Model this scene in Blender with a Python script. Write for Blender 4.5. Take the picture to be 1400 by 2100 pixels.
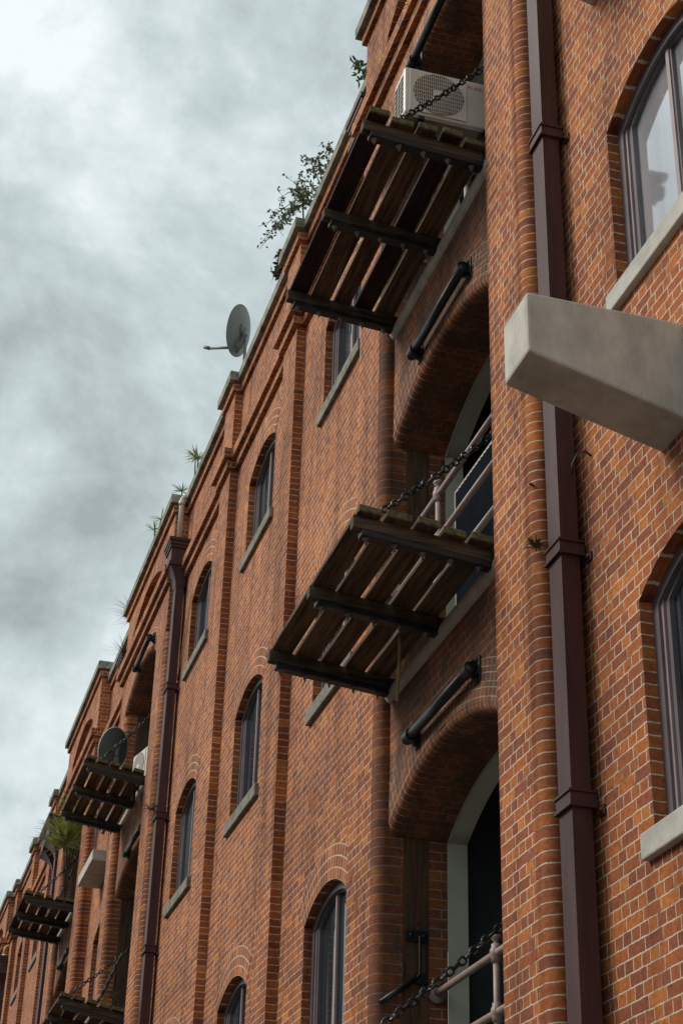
import bpy, bmesh, math, random
from math import sin, cos, pi, radians, sqrt, atan2, asin, acos
from mathutils import Vector, Matrix
random.seed(7)
for o in list(bpy.data.objects): bpy.data.objects.remove(o)
S = bpy.context.scene
COL = S.collection

# ------------------------------------------------------------------ camera
# world: X runs along the facade away from the viewer, Y out towards the street, Z up, 0 = eye height
F = 3435.2
dX = Vector((-0.28145541, 0.46518325, 0.8392779))
UP = Vector((0.0254493, -0.8707093, 0.49113914))
YO = UP.cross(dX)
cam = bpy.data.cameras.new('camera')
camo = bpy.data.objects.new('camera', cam); COL.objects.link(camo)
right = Vector((dX[0], YO[0], UP[0])); down = Vector((dX[1], YO[1], UP[1])); fwd = Vector((dX[2], YO[2], UP[2]))
M = Matrix((right, -down, -fwd)).transposed().to_4x4()
M.translation = Vector((0, 4.5, 0))
camo.matrix_world = M
cam.sensor_fit = 'VERTICAL'; cam.sensor_height = 24; cam.sensor_width = 16
cam.lens = F / 2100 * 24
cam.clip_start = 0.1; cam.clip_end = 3000
cam.dof.use_dof = True; cam.dof.focus_distance = 17.0; cam.dof.aperture_fstop = 8
S.camera = camo

# ------------------------------------------------------------------ light
SUN_EL, SUN_AZ = radians(40), radians(68)      # azimuth measured from +X towards +Y (street side, ahead of the viewer)
w = bpy.data.worlds.new('World'); S.world = w; w.use_nodes = True
nt = w.node_tree; nt.nodes.clear()
def N(nt, t, **k):
    n = nt.nodes.new(t)
    for a, b in k.items():
        if a.startswith('i_'):
            n.inputs[a[2:].replace('_', ' ')].default_value = b
        else: setattr(n, a, b)
    return n
out = N(nt, 'ShaderNodeOutputWorld')
sky = N(nt, 'ShaderNodeTexSky'); sky.sky_type = 'NISHITA'; sky.sun_disc = False
sky.sun_elevation = SUN_EL; sky.sun_rotation = pi/2 - SUN_AZ; sky.air_density = 1.5; sky.dust_density = 3
b1 = N(nt, 'ShaderNodeBackground'); b1.inputs['Strength'].default_value = 0.08
nt.links.new(sky.outputs[0], b1.inputs[0])
tc = N(nt, 'ShaderNodeTexCoord')
mp = N(nt, 'ShaderNodeMapping'); mp.inputs['Scale'].default_value = (1.0, 1.0, 1.25); mp.inputs['Location'].default_value = (9.1, 0.4, 4.4)
nt.links.new(tc.outputs['Generated'], mp.inputs[0])
n1 = N(nt, 'ShaderNodeTexNoise'); n1.inputs['Scale'].default_value = 4.4; n1.inputs['Detail'].default_value = 10; n1.inputs['Roughness'].default_value = 0.60; n1.inputs['Distortion'].default_value = 0.15
nt.links.new(mp.outputs[0], n1.inputs['Vector'])
r1 = N(nt, 'ShaderNodeValToRGB'); cr = r1.color_ramp
cr.elements[0].position = 0.36; cr.elements[0].color = (0.235, 0.270, 0.270, 1)
cr.elements[1].position = 0.62; cr.elements[1].color = (0.58, 0.625, 0.64, 1)
e = cr.elements.new(0.49); e.color = (0.38, 0.435, 0.44, 1)
nt.links.new(n1.outputs['Fac'], r1.inputs[0])
b2 = N(nt, 'ShaderNodeBackground'); b2.inputs['Strength'].default_value = 1.0
nt.links.new(r1.outputs[0], b2.inputs[0])
mx = N(nt, 'ShaderNodeMixShader'); mx.inputs[0].default_value = 0.93
nt.links.new(b1.outputs[0], mx.inputs[1]); nt.links.new(b2.outputs[0], mx.inputs[2]); nt.links.new(mx.outputs[0], out.inputs[0])
sl = bpy.data.lights.new('sun', 'SUN'); sl.energy = 1.5; sl.angle = radians(24); sl.color = (1.0, 0.93, 0.84)
so = bpy.data.objects.new('sun', sl); COL.objects.link(so)
sd = Vector((cos(SUN_EL)*cos(SUN_AZ), cos(SUN_EL)*sin(SUN_AZ), sin(SUN_EL)))
so.rotation_euler = sd.to_track_quat('Z', 'Y').to_euler()
S.view_settings.view_transform = 'Standard'; S.view_settings.look = 'None'; S.view_settings.exposure = 0.70; S.view_settings.gamma = 1
S.render.engine = 'CYCLES'

# ------------------------------------------------------------------ materials
def L(nt, a, b): nt.links.new(a, b)
def base_mat(name):
    m = bpy.data.materials.new(name); m.use_nodes = True
    t = m.node_tree; p = t.nodes['Principled BSDF']
    return m, t, p
def simple(name, col, rough=0.6, metal=0.0, var=0.25, scale=6, bump=0.0, spec=0.5, col2=None, stretch=(1,1,1), bscale=None):
    m, t, p = base_mat(name)
    tc = N(t, 'ShaderNodeTexCoord'); mp = N(t, 'ShaderNodeMapping'); mp.inputs['Scale'].default_value = stretch
    L(t, tc.outputs['Object'], mp.inputs[0])
    n = N(t, 'ShaderNodeTexNoise'); n.inputs['Scale'].default_value = scale; n.inputs['Detail'].default_value = 6; n.inputs['Roughness'].default_value = 0.6
    L(t, mp.outputs[0], n.inputs['Vector'])
    r = N(t, 'ShaderNodeValToRGB'); c2 = col2 or tuple(c*(1-var) for c in col)
    r.color_ramp.elements[0].position = 0.33; r.color_ramp.elements[0].color = (*c2, 1)
    r.color_ramp.elements[1].position = 0.62; r.color_ramp.elements[1].color = (*col, 1)
    L(t, n.outputs['Fac'], r.inputs[0]); L(t, r.outputs[0], p.inputs['Base Color'])
    p.inputs['Roughness'].default_value = rough; p.inputs['Metallic'].default_value = metal
    p.inputs['Specular IOR Level'].default_value = spec
    if bump:
        n2 = N(t, 'ShaderNodeTexNoise'); n2.inputs['Scale'].default_value = bscale or scale*5; n2.inputs['Detail'].default_value = 5
        L(t, mp.outputs[0], n2.inputs['Vector'])
        b = N(t, 'ShaderNodeBump'); b.inputs['Strength'].default_value = 1.0; b.inputs['Distance'].default_value = bump
        L(t, n2.outputs['Fac'], b.inputs['Height']); L(t, b.outputs[0], p.inputs['Normal'])
    return m
def brick_mat(name, header_only=False, soot_shade=0.0, mort=(0.64, 0.55, 0.42), full=False):
    m, t, p = base_mat(name)
    uv = N(t, 'ShaderNodeUVMap'); uv.uv_map = 'UVMap'
    tc = N(t, 'ShaderNodeTexCoord')
    nd = N(t, 'ShaderNodeTexNoise'); nd.inputs['Scale'].default_value = 9; nd.inputs['Detail'].default_value = 3
    L(t, uv.outputs[0], nd.inputs['Vector'])
    sub = N(t, 'ShaderNodeVectorMath', operation='SUBTRACT'); sub.inputs[1].default_value = (0.5, 0.5, 0.5); L(t, nd.outputs['Color'], sub.inputs[0])
    sc = N(t, 'ShaderNodeVectorMath', operation='SCALE'); sc.inputs['Scale'].default_value = 0.016; L(t, sub.outputs[0], sc.inputs[0])
    nd2 = N(t, 'ShaderNodeTexNoise'); nd2.inputs['Scale'].default_value = 70; nd2.inputs['Detail'].default_value = 2
    L(t, uv.outputs[0], nd2.inputs['Vector'])
    sub2 = N(t, 'ShaderNodeVectorMath', operation='SUBTRACT'); sub2.inputs[1].default_value = (0.5, 0.5, 0.5); L(t, nd2.outputs['Color'], sub2.inputs[0])
    sc2 = N(t, 'ShaderNodeVectorMath', operation='SCALE'); sc2.inputs['Scale'].default_value = 0.009; L(t, sub2.outputs[0], sc2.inputs[0])
    a1 = N(t, 'ShaderNodeVectorMath', operation='ADD'); L(t, uv.outputs[0], a1.inputs[0]); L(t, sc.outputs[0], a1.inputs[1])
    a2 = N(t, 'ShaderNodeVectorMath', operation='ADD'); L(t, a1.outputs[0], a2.inputs[0]); L(t, sc2.outputs[0], a2.inputs[1])
    def bt():
        b = N(t, 'ShaderNodeTexBrick'); b.inputs['Scale'].default_value = 1.0
        b.inputs['Brick Width'].default_value = 0.12 if header_only else 0.24
        b.inputs['Row Height'].default_value = 0.0866
        b.inputs['Mortar Size'].default_value = 0.0060; b.inputs['Mortar Smooth'].default_value = 0.25
        b.inputs['Bias'].default_value = 0.0
        b.inputs['Color1'].default_value = (0, 0, 0, 1); b.inputs['Color2'].default_value = (1, 1, 1, 1); b.inputs['Mortar'].default_value = (0.5, 0.5, 0.5, 1)
        b.offset = 0.0 if (header_only or full) else 0.5; b.offset_frequency = 2
        b.squash = 1.0 if (header_only or full) else 0.5; b.squash_frequency = 2
        L(t, a2.outputs[0], b.inputs['Vector']); return b
    b = bt()
    ramp = N(t, 'ShaderNodeValToRGB'); c = ramp.color_ramp; c.interpolation = 'LINEAR'
    c.elements[0].position = 0.0; c.elements[0].color = (0.245, 0.078, 0.046, 1)
    c.elements[1].position = 1.0; c.elements[1].color = (0.55, 0.20, 0.056, 1)
    for pos, cc in ((0.10, (0.28, 0.088, 0.046, 1)), (0.34, (0.325, 0.100, 0.045, 1)), (0.68, (0.40, 0.124, 0.041, 1)), (0.92, (0.47, 0.155, 0.042, 1))):
        e = c.elements.new(pos); e.color = cc
    L(t, b.outputs['Color'], ramp.inputs[0])
    # blotches inside each brick
    n3 = N(t, 'ShaderNodeTexNoise'); n3.inputs['Scale'].default_value = 26; n3.inputs['Detail'].default_value = 6; n3.inputs['Roughness'].default_value = 0.65
    L(t, uv.outputs[0], n3.inputs['Vector'])
    m3 = N(t, 'ShaderNodeMapRange'); m3.inputs['From Min'].default_value = 0.3; m3.inputs['From Max'].default_value = 0.7; m3.inputs['To Min'].default_value = 0.62; m3.inputs['To Max'].default_value = 1.28
    L(t, n3.outputs['Fac'], m3.inputs[0])
    mul = N(t, 'ShaderNodeVectorMath', operation='SCALE'); L(t, ramp.outputs[0], mul.inputs[0]); L(t, m3.outputs[0], mul.inputs['Scale'])
    # mortar, patchy: cream with some dark open joints
    n4 = N(t, 'ShaderNodeTexNoise'); n4.inputs['Scale'].default_value = 3.3; n4.inputs['Detail'].default_value = 5; n4.inputs['Roughness'].default_value = 0.7
    L(t, uv.outputs[0], n4.inputs['Vector'])
    r4 = N(t, 'ShaderNodeValToRGB'); r4.color_ramp.elements[0].position = 0.33; r4.color_ramp.elements[0].color = (0.14, 0.10, 0.07, 1)
    r4.color_ramp.elements[1].position = 0.47; r4.color_ramp.elements[1].color = (*mort, 1)
    L(t, n4.outputs['Fac'], r4.inputs[0])
    mixm = N(t, 'ShaderNodeMix', data_type='RGBA'); L(t, b.outputs['Fac'], mixm.inputs['Factor']); L(t, mul.outputs[0], mixm.inputs[6]); L(t, r4.outputs[0], mixm.inputs[7])
    # large weathering by place on the wall
    n5 = N(t, 'ShaderNodeTexNoise'); n5.inputs['Scale'].default_value = 0.55; n5.inputs['Detail'].default_value = 7; n5.inputs['Roughness'].default_value = 0.62
    L(t, tc.outputs['Object'], n5.inputs['Vector'])
    r5 = N(t, 'ShaderNodeValToRGB'); r5.color_ramp.elements[0].position = 0.30; r5.color_ramp.elements[0].color = (0.62, 0.60, 0.60, 1)
    r5.color_ramp.elements[1].position = 0.66; r5.color_ramp.elements[1].color = (1.12, 1.08, 1.02, 1)
    L(t, n5.outputs['Fac'], r5.inputs[0])
    mm = N(t, 'ShaderNodeMix', data_type='RGBA', blend_type='MULTIPLY'); mm.inputs['Factor'].default_value = 0.85
    L(t, mixm.outputs[2], mm.inputs[6]); L(t, r5.outputs[0], mm.inputs[7])
    mps = N(t, 'ShaderNodeMapping'); mps.inputs['Scale'].default_value = (3.2, 3.2, 0.28); L(t, tc.outputs['Object'], mps.inputs[0])
    n8 = N(t, 'ShaderNodeTexNoise'); n8.inputs['Scale'].default_value = 1.0; n8.inputs['Detail'].default_value = 6; n8.inputs['Roughness'].default_value = 0.6; L(t, mps.outputs[0], n8.inputs['Vector'])
    r8 = N(t, 'ShaderNodeValToRGB'); r8.color_ramp.elements[0].position = 0.30; r8.color_ramp.elements[0].color = (0.50, 0.47, 0.45, 1)
    r8.color_ramp.elements[1].position = 0.50; r8.color_ramp.elements[1].color = (1.0, 1.0, 1.0, 1); e8 = r8.color_ramp.elements.new(0.74); e8.color = (1.12, 1.16, 1.16, 1)
    L(t, n8.outputs['Fac'], r8.inputs[0])
    m8 = N(t, 'ShaderNodeMix', data_type='RGBA', blend_type='MULTIPLY'); m8.inputs['Factor'].default_value = 0.9
    L(t, mm.outputs[2], m8.inputs[6]); L(t, r8.outputs[0], m8.inputs[7])
    n9 = N(t, 'ShaderNodeTexNoise'); n9.inputs['Scale'].default_value = 55; n9.inputs['Detail'].default_value = 2; L(t, uv.outputs[0], n9.inputs['Vector'])
    r9 = N(t, 'ShaderNodeValToRGB'); r9.color_ramp.elements[0].position = 0.27; r9.color_ramp.elements[0].color = (0.35, 0.32, 0.3, 1); r9.color_ramp.elements[1].position = 0.33; r9.color_ramp.elements[1].color = (1, 1, 1, 1)
    L(t, n9.outputs['Fac'], r9.inputs[0])
    m9 = N(t, 'ShaderNodeMix', data_type='RGBA', blend_type='MULTIPLY'); m9.inputs['Factor'].default_value = 1.0
    L(t, m8.outputs[2], m9.inputs[6]); L(t, r9.outputs[0], m9.inputs[7])
    col = m9.outputs[2]
    if soot_shade:  # soot on walls and bullnoses, painted shade on the arch soffits
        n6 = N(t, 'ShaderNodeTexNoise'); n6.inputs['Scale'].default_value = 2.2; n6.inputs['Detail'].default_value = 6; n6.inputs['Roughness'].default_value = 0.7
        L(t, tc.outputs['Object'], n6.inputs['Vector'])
        m6 = N(t, 'ShaderNodeMapRange'); m6.inputs['From Min'].default_value = 0.30; m6.inputs['From Max'].default_value = 0.62; m6.inputs['To Min'].default_value = min(0.95, soot_shade*1.25); m6.inputs['To Max'].default_value = soot_shade*0.25
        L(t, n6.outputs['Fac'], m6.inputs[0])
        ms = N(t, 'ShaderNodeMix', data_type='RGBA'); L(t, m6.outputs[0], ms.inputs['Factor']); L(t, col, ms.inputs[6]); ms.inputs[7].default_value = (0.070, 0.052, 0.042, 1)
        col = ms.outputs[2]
    L(t, col, p.inputs['Base Color'])
    p.inputs['Roughness'].default_value = 0.88; p.inputs['Specular IOR Level'].default_value = 0.25
    # relief
    inv = N(t, 'ShaderNodeMath', operation='MULTIPLY_ADD'); L(t, b.outputs['Fac'], inv.inputs[0]); inv.inputs[1].default_value = -0.005; inv.inputs[2].default_value = 0.005
    h3 = N(t, 'ShaderNodeMath', operation='MULTIPLY_ADD'); L(t, n3.outputs['Fac'], h3.inputs[0]); h3.inputs[1].default_value = 0.0022; L(t, inv.outputs[0], h3.inputs[2])
    tv = N(t, 'ShaderNodeMath', operation='MULTIPLY_ADD'); L(t, b.outputs['Color'], tv.inputs[0]); tv.inputs[1].default_value = 0.0025; L(t, h3.outputs[0], tv.inputs[2])
    bp = N(t, 'ShaderNodeBump'); bp.inputs['Strength'].default_value = 0.9; bp.inputs['Distance'].default_value = 1.0
    L(t, tv.outputs[0], bp.inputs['Height']); L(t, bp.outputs[0], p.inputs['Normal'])
    return m
def glass_mat(name='window_glass', ior=1.52, metal=0.0):
    m, t, p = base_mat(name)
    tcx = N(t, 'ShaderNodeTexCoord'); mpx = N(t, 'ShaderNodeMapping'); mpx.inputs['Scale'].default_value = (9, 9, 0.35); L(t, tcx.outputs['Object'], mpx.inputs[0])
    nx = N(t, 'ShaderNodeTexNoise'); nx.inputs['Scale'].default_value = 1.0; nx.inputs['Detail'].default_value = 4; L(t, mpx.outputs[0], nx.inputs['Vector'])
    rx = N(t, 'ShaderNodeValToRGB'); rx.color_ramp.elements[0].position = 0.45; rx.color_ramp.elements[1].position = 0.70
    rx.color_ramp.elements[0].color = (0.016, 0.022, 0.030, 1) if not metal else (0.62, 0.63, 0.68, 1); rx.color_ramp.elements[1].color = (0.13, 0.15, 0.16, 1) if not metal else (0.50, 0.52, 0.56, 1)
    L(t, nx.outputs['Fac'], rx.inputs[0]); L(t, rx.outputs[0], p.inputs['Base Color']); p.inputs['Metallic'].default_value = metal
    p.inputs['Roughness'].default_value = 0.045; p.inputs['IOR'].default_value = ior
    p.inputs['Specular IOR Level'].default_value = 0.75
    tc = N(t, 'ShaderNodeTexCoord'); n = N(t, 'ShaderNodeTexNoise'); n.inputs['Scale'].default_value = 1.6; L(t, tc.outputs['Object'], n.inputs['Vector'])
    b = N(t, 'ShaderNodeBump'); b.inputs['Strength'].default_value = 0.2; b.inputs['Distance'].default_value = 0.01; L(t, n.outputs['Fac'], b.inputs['Height']); L(t, b.outputs[0], p.inputs['Normal'])
    return m
def wood_mat(name, col, col2, axis, rough=0.85):
    st = [14, 14, 14]; st[axis] = 0.9
    return simple(name, col, rough=rough, col2=col2, scale=1.6, stretch=tuple(st), bump=0.004, bscale=3.0, spec=0.2)
BR = brick_mat('brick_english_bond'); BH = brick_mat('brick_arch_rings', True)
BS = brick_mat('brick_sooty', soot_shade=1.0, mort=(0.52, 0.45, 0.35)); BSH = brick_mat('brick_sooty_rings', True, soot_shade=0.75, mort=(0.68, 0.60, 0.46))
BD = brick_mat('brick_soffit_shade', soot_shade=1.1, mort=(0.40, 0.35, 0.28))  # brick copy darkened for arch undersides, shade put into its colour
BB = brick_mat('brick_bullnose', soot_shade=0.12, full=True); BBS = brick_mat('brick_bullnose_sooty', soot_shade=0.78, mort=(0.40, 0.36, 0.29), full=True); BBM = brick_mat('brick_bullnose_arch', soot_shade=0.62, mort=(0.70, 0.62, 0.48), full=True)
BJ = brick_mat('brick_jamb', soot_shade=0.5, mort=(0.52, 0.45, 0.35))
M_COP = simple('coping_stone', (0.30, 0.29, 0.235), 0.9, col2=(0.085, 0.09, 0.07), scale=5.5, bump=0.012, bscale=14)
M_SILL = simple('sill_stone', (0.25, 0.235, 0.19), 0.9, col2=(0.11, 0.105, 0.085), scale=9, bump=0.006)
M_SILLP = simple('sill_painted', (0.50, 0.49, 0.44), 0.75, col2=(0.36, 0.35, 0.31), scale=5, bump=0.003)
M_CONC = simple('painted_concrete', (0.58, 0.56, 0.50), 0.85, col2=(0.40, 0.385, 0.34), scale=2.6, bump=0.007, bscale=16, stretch=(1.6, 1.6, .8))
M_SMORT = simple('sooty_mortar', (0.42, 0.37, 0.29), 0.9, var=0.5, scale=6)
M_LIP = simple('threshold_concrete', (0.52, 0.51, 0.45), 0.7, col2=(0.36, 0.36, 0.31), scale=5, bump=0.003)
M_LIN = simple('door_lining_render', (0.58, 0.62, 0.54), 0.8, col2=(0.48, 0.52, 0.45), scale=2, bump=0.0015)
M_MAR = simple('maroon_paint', (0.066, 0.021, 0.021), 0.50, col2=(0.034, 0.013, 0.013), stretch=(4, 4, .5), scale=3, bump=0.002, bscale=8, spec=0.4)
M_FRM = simple('mauve_frame_paint', (0.135, 0.118, 0.128), 0.42, col2=(0.105, 0.092, 0.102), scale=4, spec=0.5)
M_FRM2 = simple('mauve_sash_paint', (0.34, 0.25, 0.26), 0.45, col2=(0.26, 0.19, 0.20), scale=4)
M_RAIL = simple('mauve_rail_paint', (0.34, 0.255, 0.24), 0.5, col2=(0.24, 0.18, 0.17), scale=5)
M_IRON = simple('black_iron', (0.020, 0.024, 0.028), 0.42, metal=0.3, var=0.4, scale=12, bump=0.0015)
M_CHAIN = simple('chain_iron', (0.030, 0.032, 0.035), 0.38, metal=0.6, var=0.4, scale=20)
M_BOLT = simple('galvanised_bolt', (0.22, 0.20, 0.18), 0.5, metal=0.5, var=0.5, scale=30)
M_PLK = wood_mat('plank_wood', (0.17, 0.105, 0.062), (0.035, 0.024, 0.017), 0)
M_PLKD = wood_mat('plank_wood_dark', (0.045, 0.026, 0.028), (0.018, 0.012, 0.013), 0)
M_BEAR = wood_mat('bearer_wood', (0.115, 0.088, 0.058), (0.030, 0.025, 0.019), 1)
M_END = simple('plank_end_moss', (0.16, 0.15, 0.075), 0.95, col2=(0.045, 0.042, 0.024), scale=22, bump=0.01)
M_POST = wood_mat('door_post_wood', (0.13, 0.075, 0.045), (0.045, 0.026, 0.018), 2)
M_PVC = simple('cream_pvc', (0.55, 0.50, 0.43), 0.45, var=0.1, scale=4)
M_AC = simple('cream_enamel', (0.62, 0.585, 0.52), 0.4, var=0.08, scale=3)
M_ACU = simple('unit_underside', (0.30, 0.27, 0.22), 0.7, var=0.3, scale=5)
M_DARK = simple('dark_void', (0.012, 0.013, 0.013), 0.9, var=0.2)
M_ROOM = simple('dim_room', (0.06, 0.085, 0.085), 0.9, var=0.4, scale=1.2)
M_RED = simple('orange_lettering', (0.60, 0.13, 0.05), 0.5, var=0.1)
M_DISH = simple('grey_dish_paint', (0.115, 0.125, 0.118), 0.5, var=0.12, scale=3)
M_WHT = simple('white_rim', (0.62, 0.6, 0.56), 0.5, var=0.1)
M_LEAF = simple('leaf_green', (0.12, 0.16, 0.05), 0.6, col2=(0.04, 0.065, 0.02), scale=6)
M_LEAFR = simple('leaf_reddish', (0.16, 0.06, 0.045), 0.6, col2=(0.05, 0.05, 0.02), scale=6)
M_SPIKE = simple('spiky_leaf', (0.50, 0.53, 0.20), 0.5, col2=(0.15, 0.20, 0.07), scale=4)
M_DRY = simple('dry_grass', (0.32, 0.25, 0.13), 0.9, col2=(0.14, 0.10, 0.06), scale=4)
M_TWIG = simple('twig', (0.05, 0.04, 0.03), 0.9)
M_BAMB = simple('bamboo', (0.50, 0.37, 0.17), 0.6, col2=(0.2, 0.13, 0.06), scale=5)
M_GL = glass_mat(); M_GL2 = glass_mat('bright_sky_glass', 1.8, 0.55)  # second glass: pale metallic copy, bright sky reflection put into its colour
M_CURT = simple('curtain_cloth', (0.35, 0.36, 0.35), 0.9, var=0.4, scale=1.0, stretch=(14, 14, 0.4))
M_ROAD = simple('asphalt', (0.055, 0.055, 0.055), 0.9, var=0.3, scale=3, bump=0.005)
M_PAVE = simple('footpath', (0.17, 0.165, 0.15), 0.9, var=0.2, scale=2, bump=0.003)
M_ORG = simple('orange_fitting', (0.55, 0.20, 0.06), 0.5, var=0.1)
M_SCR = simple('dark_sheet', (0.020, 0.026, 0.034), 1.0, var=0.3, scale=3, spec=0.0)
M_BLUE = simple('pale_fitting', (0.42, 0.52, 0.55), 0.5, var=0.1)

# ------------------------------------------------------------------ mesh helpers
def children(o): return [c for c in bpy.data.objects if c.parent == o]
def tag(o, label=None, cat=None, group=None, kind=None):
    if label: o['label'] = label
    if cat: o['category'] = cat
    if group: o['group'] = group
    if kind: o['kind'] = kind
    return o
def empty(name, loc=(0, 0, 0), label=None, cat=None, group=None):
    o = bpy.data.objects.new(name, None); COL.objects.link(o); o.location = loc; o.empty_display_size = 0.2
    return tag(o, label, cat, group)
class MB:
    def __init__(s): s.v = []; s.f = []; s.uv = []; s.mi = []; s.sm = []
    def quad(s, pts, uvs=None, mi=0, smooth=False):
        i = len(s.v); s.v += [tuple(p) for p in pts]; s.f.append(tuple(range(i, i+len(pts))))
        s.uv.append(uvs or [(0, 0)]*len(pts)); s.mi.append(mi); s.sm.append(smooth)
    def box(s, x0, x1, y0, y1, z0, z1, mi=0, skip=()):
        F = {'-x': [(x0,y1,z0),(x0,y0,z0),(x0,y0,z1),(x0,y1,z1)], '+x': [(x1,y0,z0),(x1,y1,z0),(x1,y1,z1),(x1,y0,z1)],
             '-y': [(x0,y0,z0),(x1,y0,z0),(x1,y0,z1),(x0,y0,z1)], '+y': [(x1,y1,z0),(x0,y1,z0),(x0,y1,z1),(x1,y1,z1)],
             '-z': [(x0,y1,z0),(x1,y1,z0),(x1,y0,z0),(x0,y0,z0)], '+z': [(x0,y0,z1),(x1,y0,z1),(x1,y1,z1),(x0,y1,z1)]}
        for k, p in F.items():
            if k in skip: continue
            if k[1] == 'x': uv = [(q[1], q[2]) for q in p]
            elif k[1] == 'y': uv = [(q[0], q[2]) for q in p]
            else: uv = [(q[0], q[1]) for q in p]
            s.quad(p, uv, mi)
    def tube(s, path, r, n=10, mi=0, caps=True, r2=None):
        pts = [Vector(p) for p in path]; rings = []
        for i, p in enumerate(pts):
            d = (pts[min(i+1, len(pts)-1)] - pts[max(i-1, 0)]).normalized()
            a = d.orthogonal().normalized() if i == 0 else (pa - d*pa.dot(d)).normalized()
            pa = a; b = d.cross(a)
            rr = r if r2 is None else r + (r2-r)*i/(len(pts)-1)
            rings.append([p + a*rr*cos(2*pi*k/n) + b*rr*sin(2*pi*k/n) for k in range(n)])
        for i in range(len(rings)-1):
            for k in range(n):
                s.quad([rings[i][k], rings[i][(k+1)%n], rings[i+1][(k+1)%n], rings[i+1][k]], None, mi, True)
        if caps: s.quad(rings[0][::-1], None, mi); s.quad(rings[-1], None, mi)
    def lathe(s, c, axis, prof, n=16, mi=0):
        c = Vector(c); d = Vector(axis).normalized(); a = d.orthogonal().normalized(); b = d.cross(a)
        R = [[c + d*h + a*r*cos(2*pi*k/n) + b*r*sin(2*pi*k/n) for k in range(n)] for r, h in prof]
        for i in range(len(R)-1):
            for k in range(n): s.quad([R[i][k], R[i][(k+1)%n], R[i+1][(k+1)%n], R[i+1][k]], None, mi, True)
    def build(s, name, mats, parent=None, bevel=0.0, merge=True):
        me = bpy.data.meshes.new(name); me.from_pydata([tuple(map(float, v)) for v in s.v], [], s.f)
        ul = me.uv_layers.new(name='UVMap'); k = 0
        for fu in s.uv:
            for q in fu: ul.data[k].uv = (q[0], q[1]); k += 1
        for p, mi, sm in zip(me.polygons, s.mi, s.sm): p.material_index = mi; p.use_smooth = sm
        for m in (mats if isinstance(mats, (list, tuple)) else [mats]): me.materials.append(m)
        if merge:
            bm = bmesh.new(); bm.from_mesh(me); bmesh.ops.remove_doubles(bm, verts=bm.verts, dist=0.0004)
            bm.to_mesh(me); bm.free()
        me.update()
        o = bpy.data.objects.new(name, me); COL.objects.link(o)
        if parent: o.parent = parent
        if bevel:
            b = o.modifiers.new('bevel', 'BEVEL'); b.width = bevel; b.segments = 2; b.limit_method = 'ANGLE'; b.angle_limit = radians(50)
        return o
def copy_tree(o, loc=None, rz=None, label=None, par=None):
    c = o.copy(); COL.objects.link(c)
    if par: c.parent = par
    if loc is not None: c.location = loc
    if rz is not None: c.rotation_euler.z = rz
    if label: c['label'] = label
    for ch in children(o): copy_tree(ch, par=c)
    return c

def arcfn(hw, rise, grow=0.0):
    R = (hw*hw + rise*rise)/(2*rise)
    def z(x): return sqrt(max(0, (R+grow)**2 - x*x)) - (R - rise)     # above the springing
    return z, R
def wall_panel(mb, x0, x1, z0, z1, y, ops, mi=0, n=14):
    """front plane facing +Y; ops = list of (xc, hw, zbot, zspring, rise, grow) sharing xc, hw"""
    if not ops:
        mb.quad([(x1,y,z0),(x0,y,z0),(x0,y,z1),(x1,y,z1)], [(x1,z0),(x0,z0),(x0,z1),(x1,z1)], mi); return
    xc, hw = ops[0][0], ops[0][1]
    a, b = max(x0, xc-hw), min(x1, xc+hw)
    def q(xa, xb, za, zb, zc, zd): mb.quad([(xb,y,zb),(xa,y,za),(xa,y,zc),(xb,y,zd)], [(xb,zb),(xa,za),(xa,zc),(xb,zd)], mi)
    if a > x0: q(x0, a, z0, z0, z1, z1)
    if b < x1: q(b, x1, z0, z0, z1, z1)
    for i in range(n):
        xa = a+(b-a)*i/n; xb = a+(b-a)*(i+1)/n
        la = lb = z0
        for (c_, h_, zb_, zs_, ri_, gr_) in sorted(ops, key=lambda t: t[2]):
            if zb_ > z0: q(xa, xb, la, lb, zb_, zb_)
            fz, R = arcfn(h_, ri_, gr_)
            la = zs_ + fz(xa-c_); lb = zs_ + fz(xb-c_)
        q(xa, xb, la, lb, z1, z1)
def reveal(mb, xc, hw, zb, zs, rise, y0, y1, mi=0, n=16, mi_s=None):
    """jambs and arched soffit from y0 (front) back to y1"""
    mi_s = mi if mi_s is None else mi_s
    for sx in (-1, 1):
        x = xc + sx*hw
        p = [(x,y0,zb),(x,y1,zb),(x,y1,zs),(x,y0,zs)]; uv = [(0.003,zb),(0.003+y0-y1,zb),(0.003+y0-y1,zs),(0.003,zs)]
        if sx < 0: p = p[::-1]; uv = uv[::-1]
        mb.quad(p, uv, mi)
    fz, R = arcfn(hw, rise); th = asin(hw/R); zc = zs + rise - R
    for i in range(n):
        t0 = -th + 2*th*i/n; t1 = -th + 2*th*(i+1)/n
        A = (xc+R*sin(t0), zc+R*cos(t0)); B = (xc+R*sin(t1), zc+R*cos(t1))
        vs = 1/2.7 if mi == 1 else 1.0
        mb.quad([(A[0],y0,A[1]),(A[0],y1,A[1]),(B[0],y1,B[1]),(B[0],y0,B[1])], [(0.003,R*t0*vs),(0.003+y0-y1,R*t0*vs),(0.003+y0-y1,R*t1*vs),(0.003,R*t1*vs)], mi_s, True)
def ring(mb, xc, hw, zs, rise, y, r0, r1, mi=0, n=16):
    fz, R = arcfn(hw, rise); th = asin(hw/R); zc = zs + rise - R
    for i in range(n):
        t0 = -th + 2*th*i/n; t1 = -th + 2*th*(i+1)/n
        P = lambda r, t: (xc+(R+r)*sin(t), y, zc+(R+r)*cos(t))
        mb.quad([P(r0,t1),P(r0,t0),P(r1,t0),P(r1,t1)], [(r0,R*t1),(r0,R*t0),(r1,R*t0),(r1,R*t1)], mi)
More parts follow.
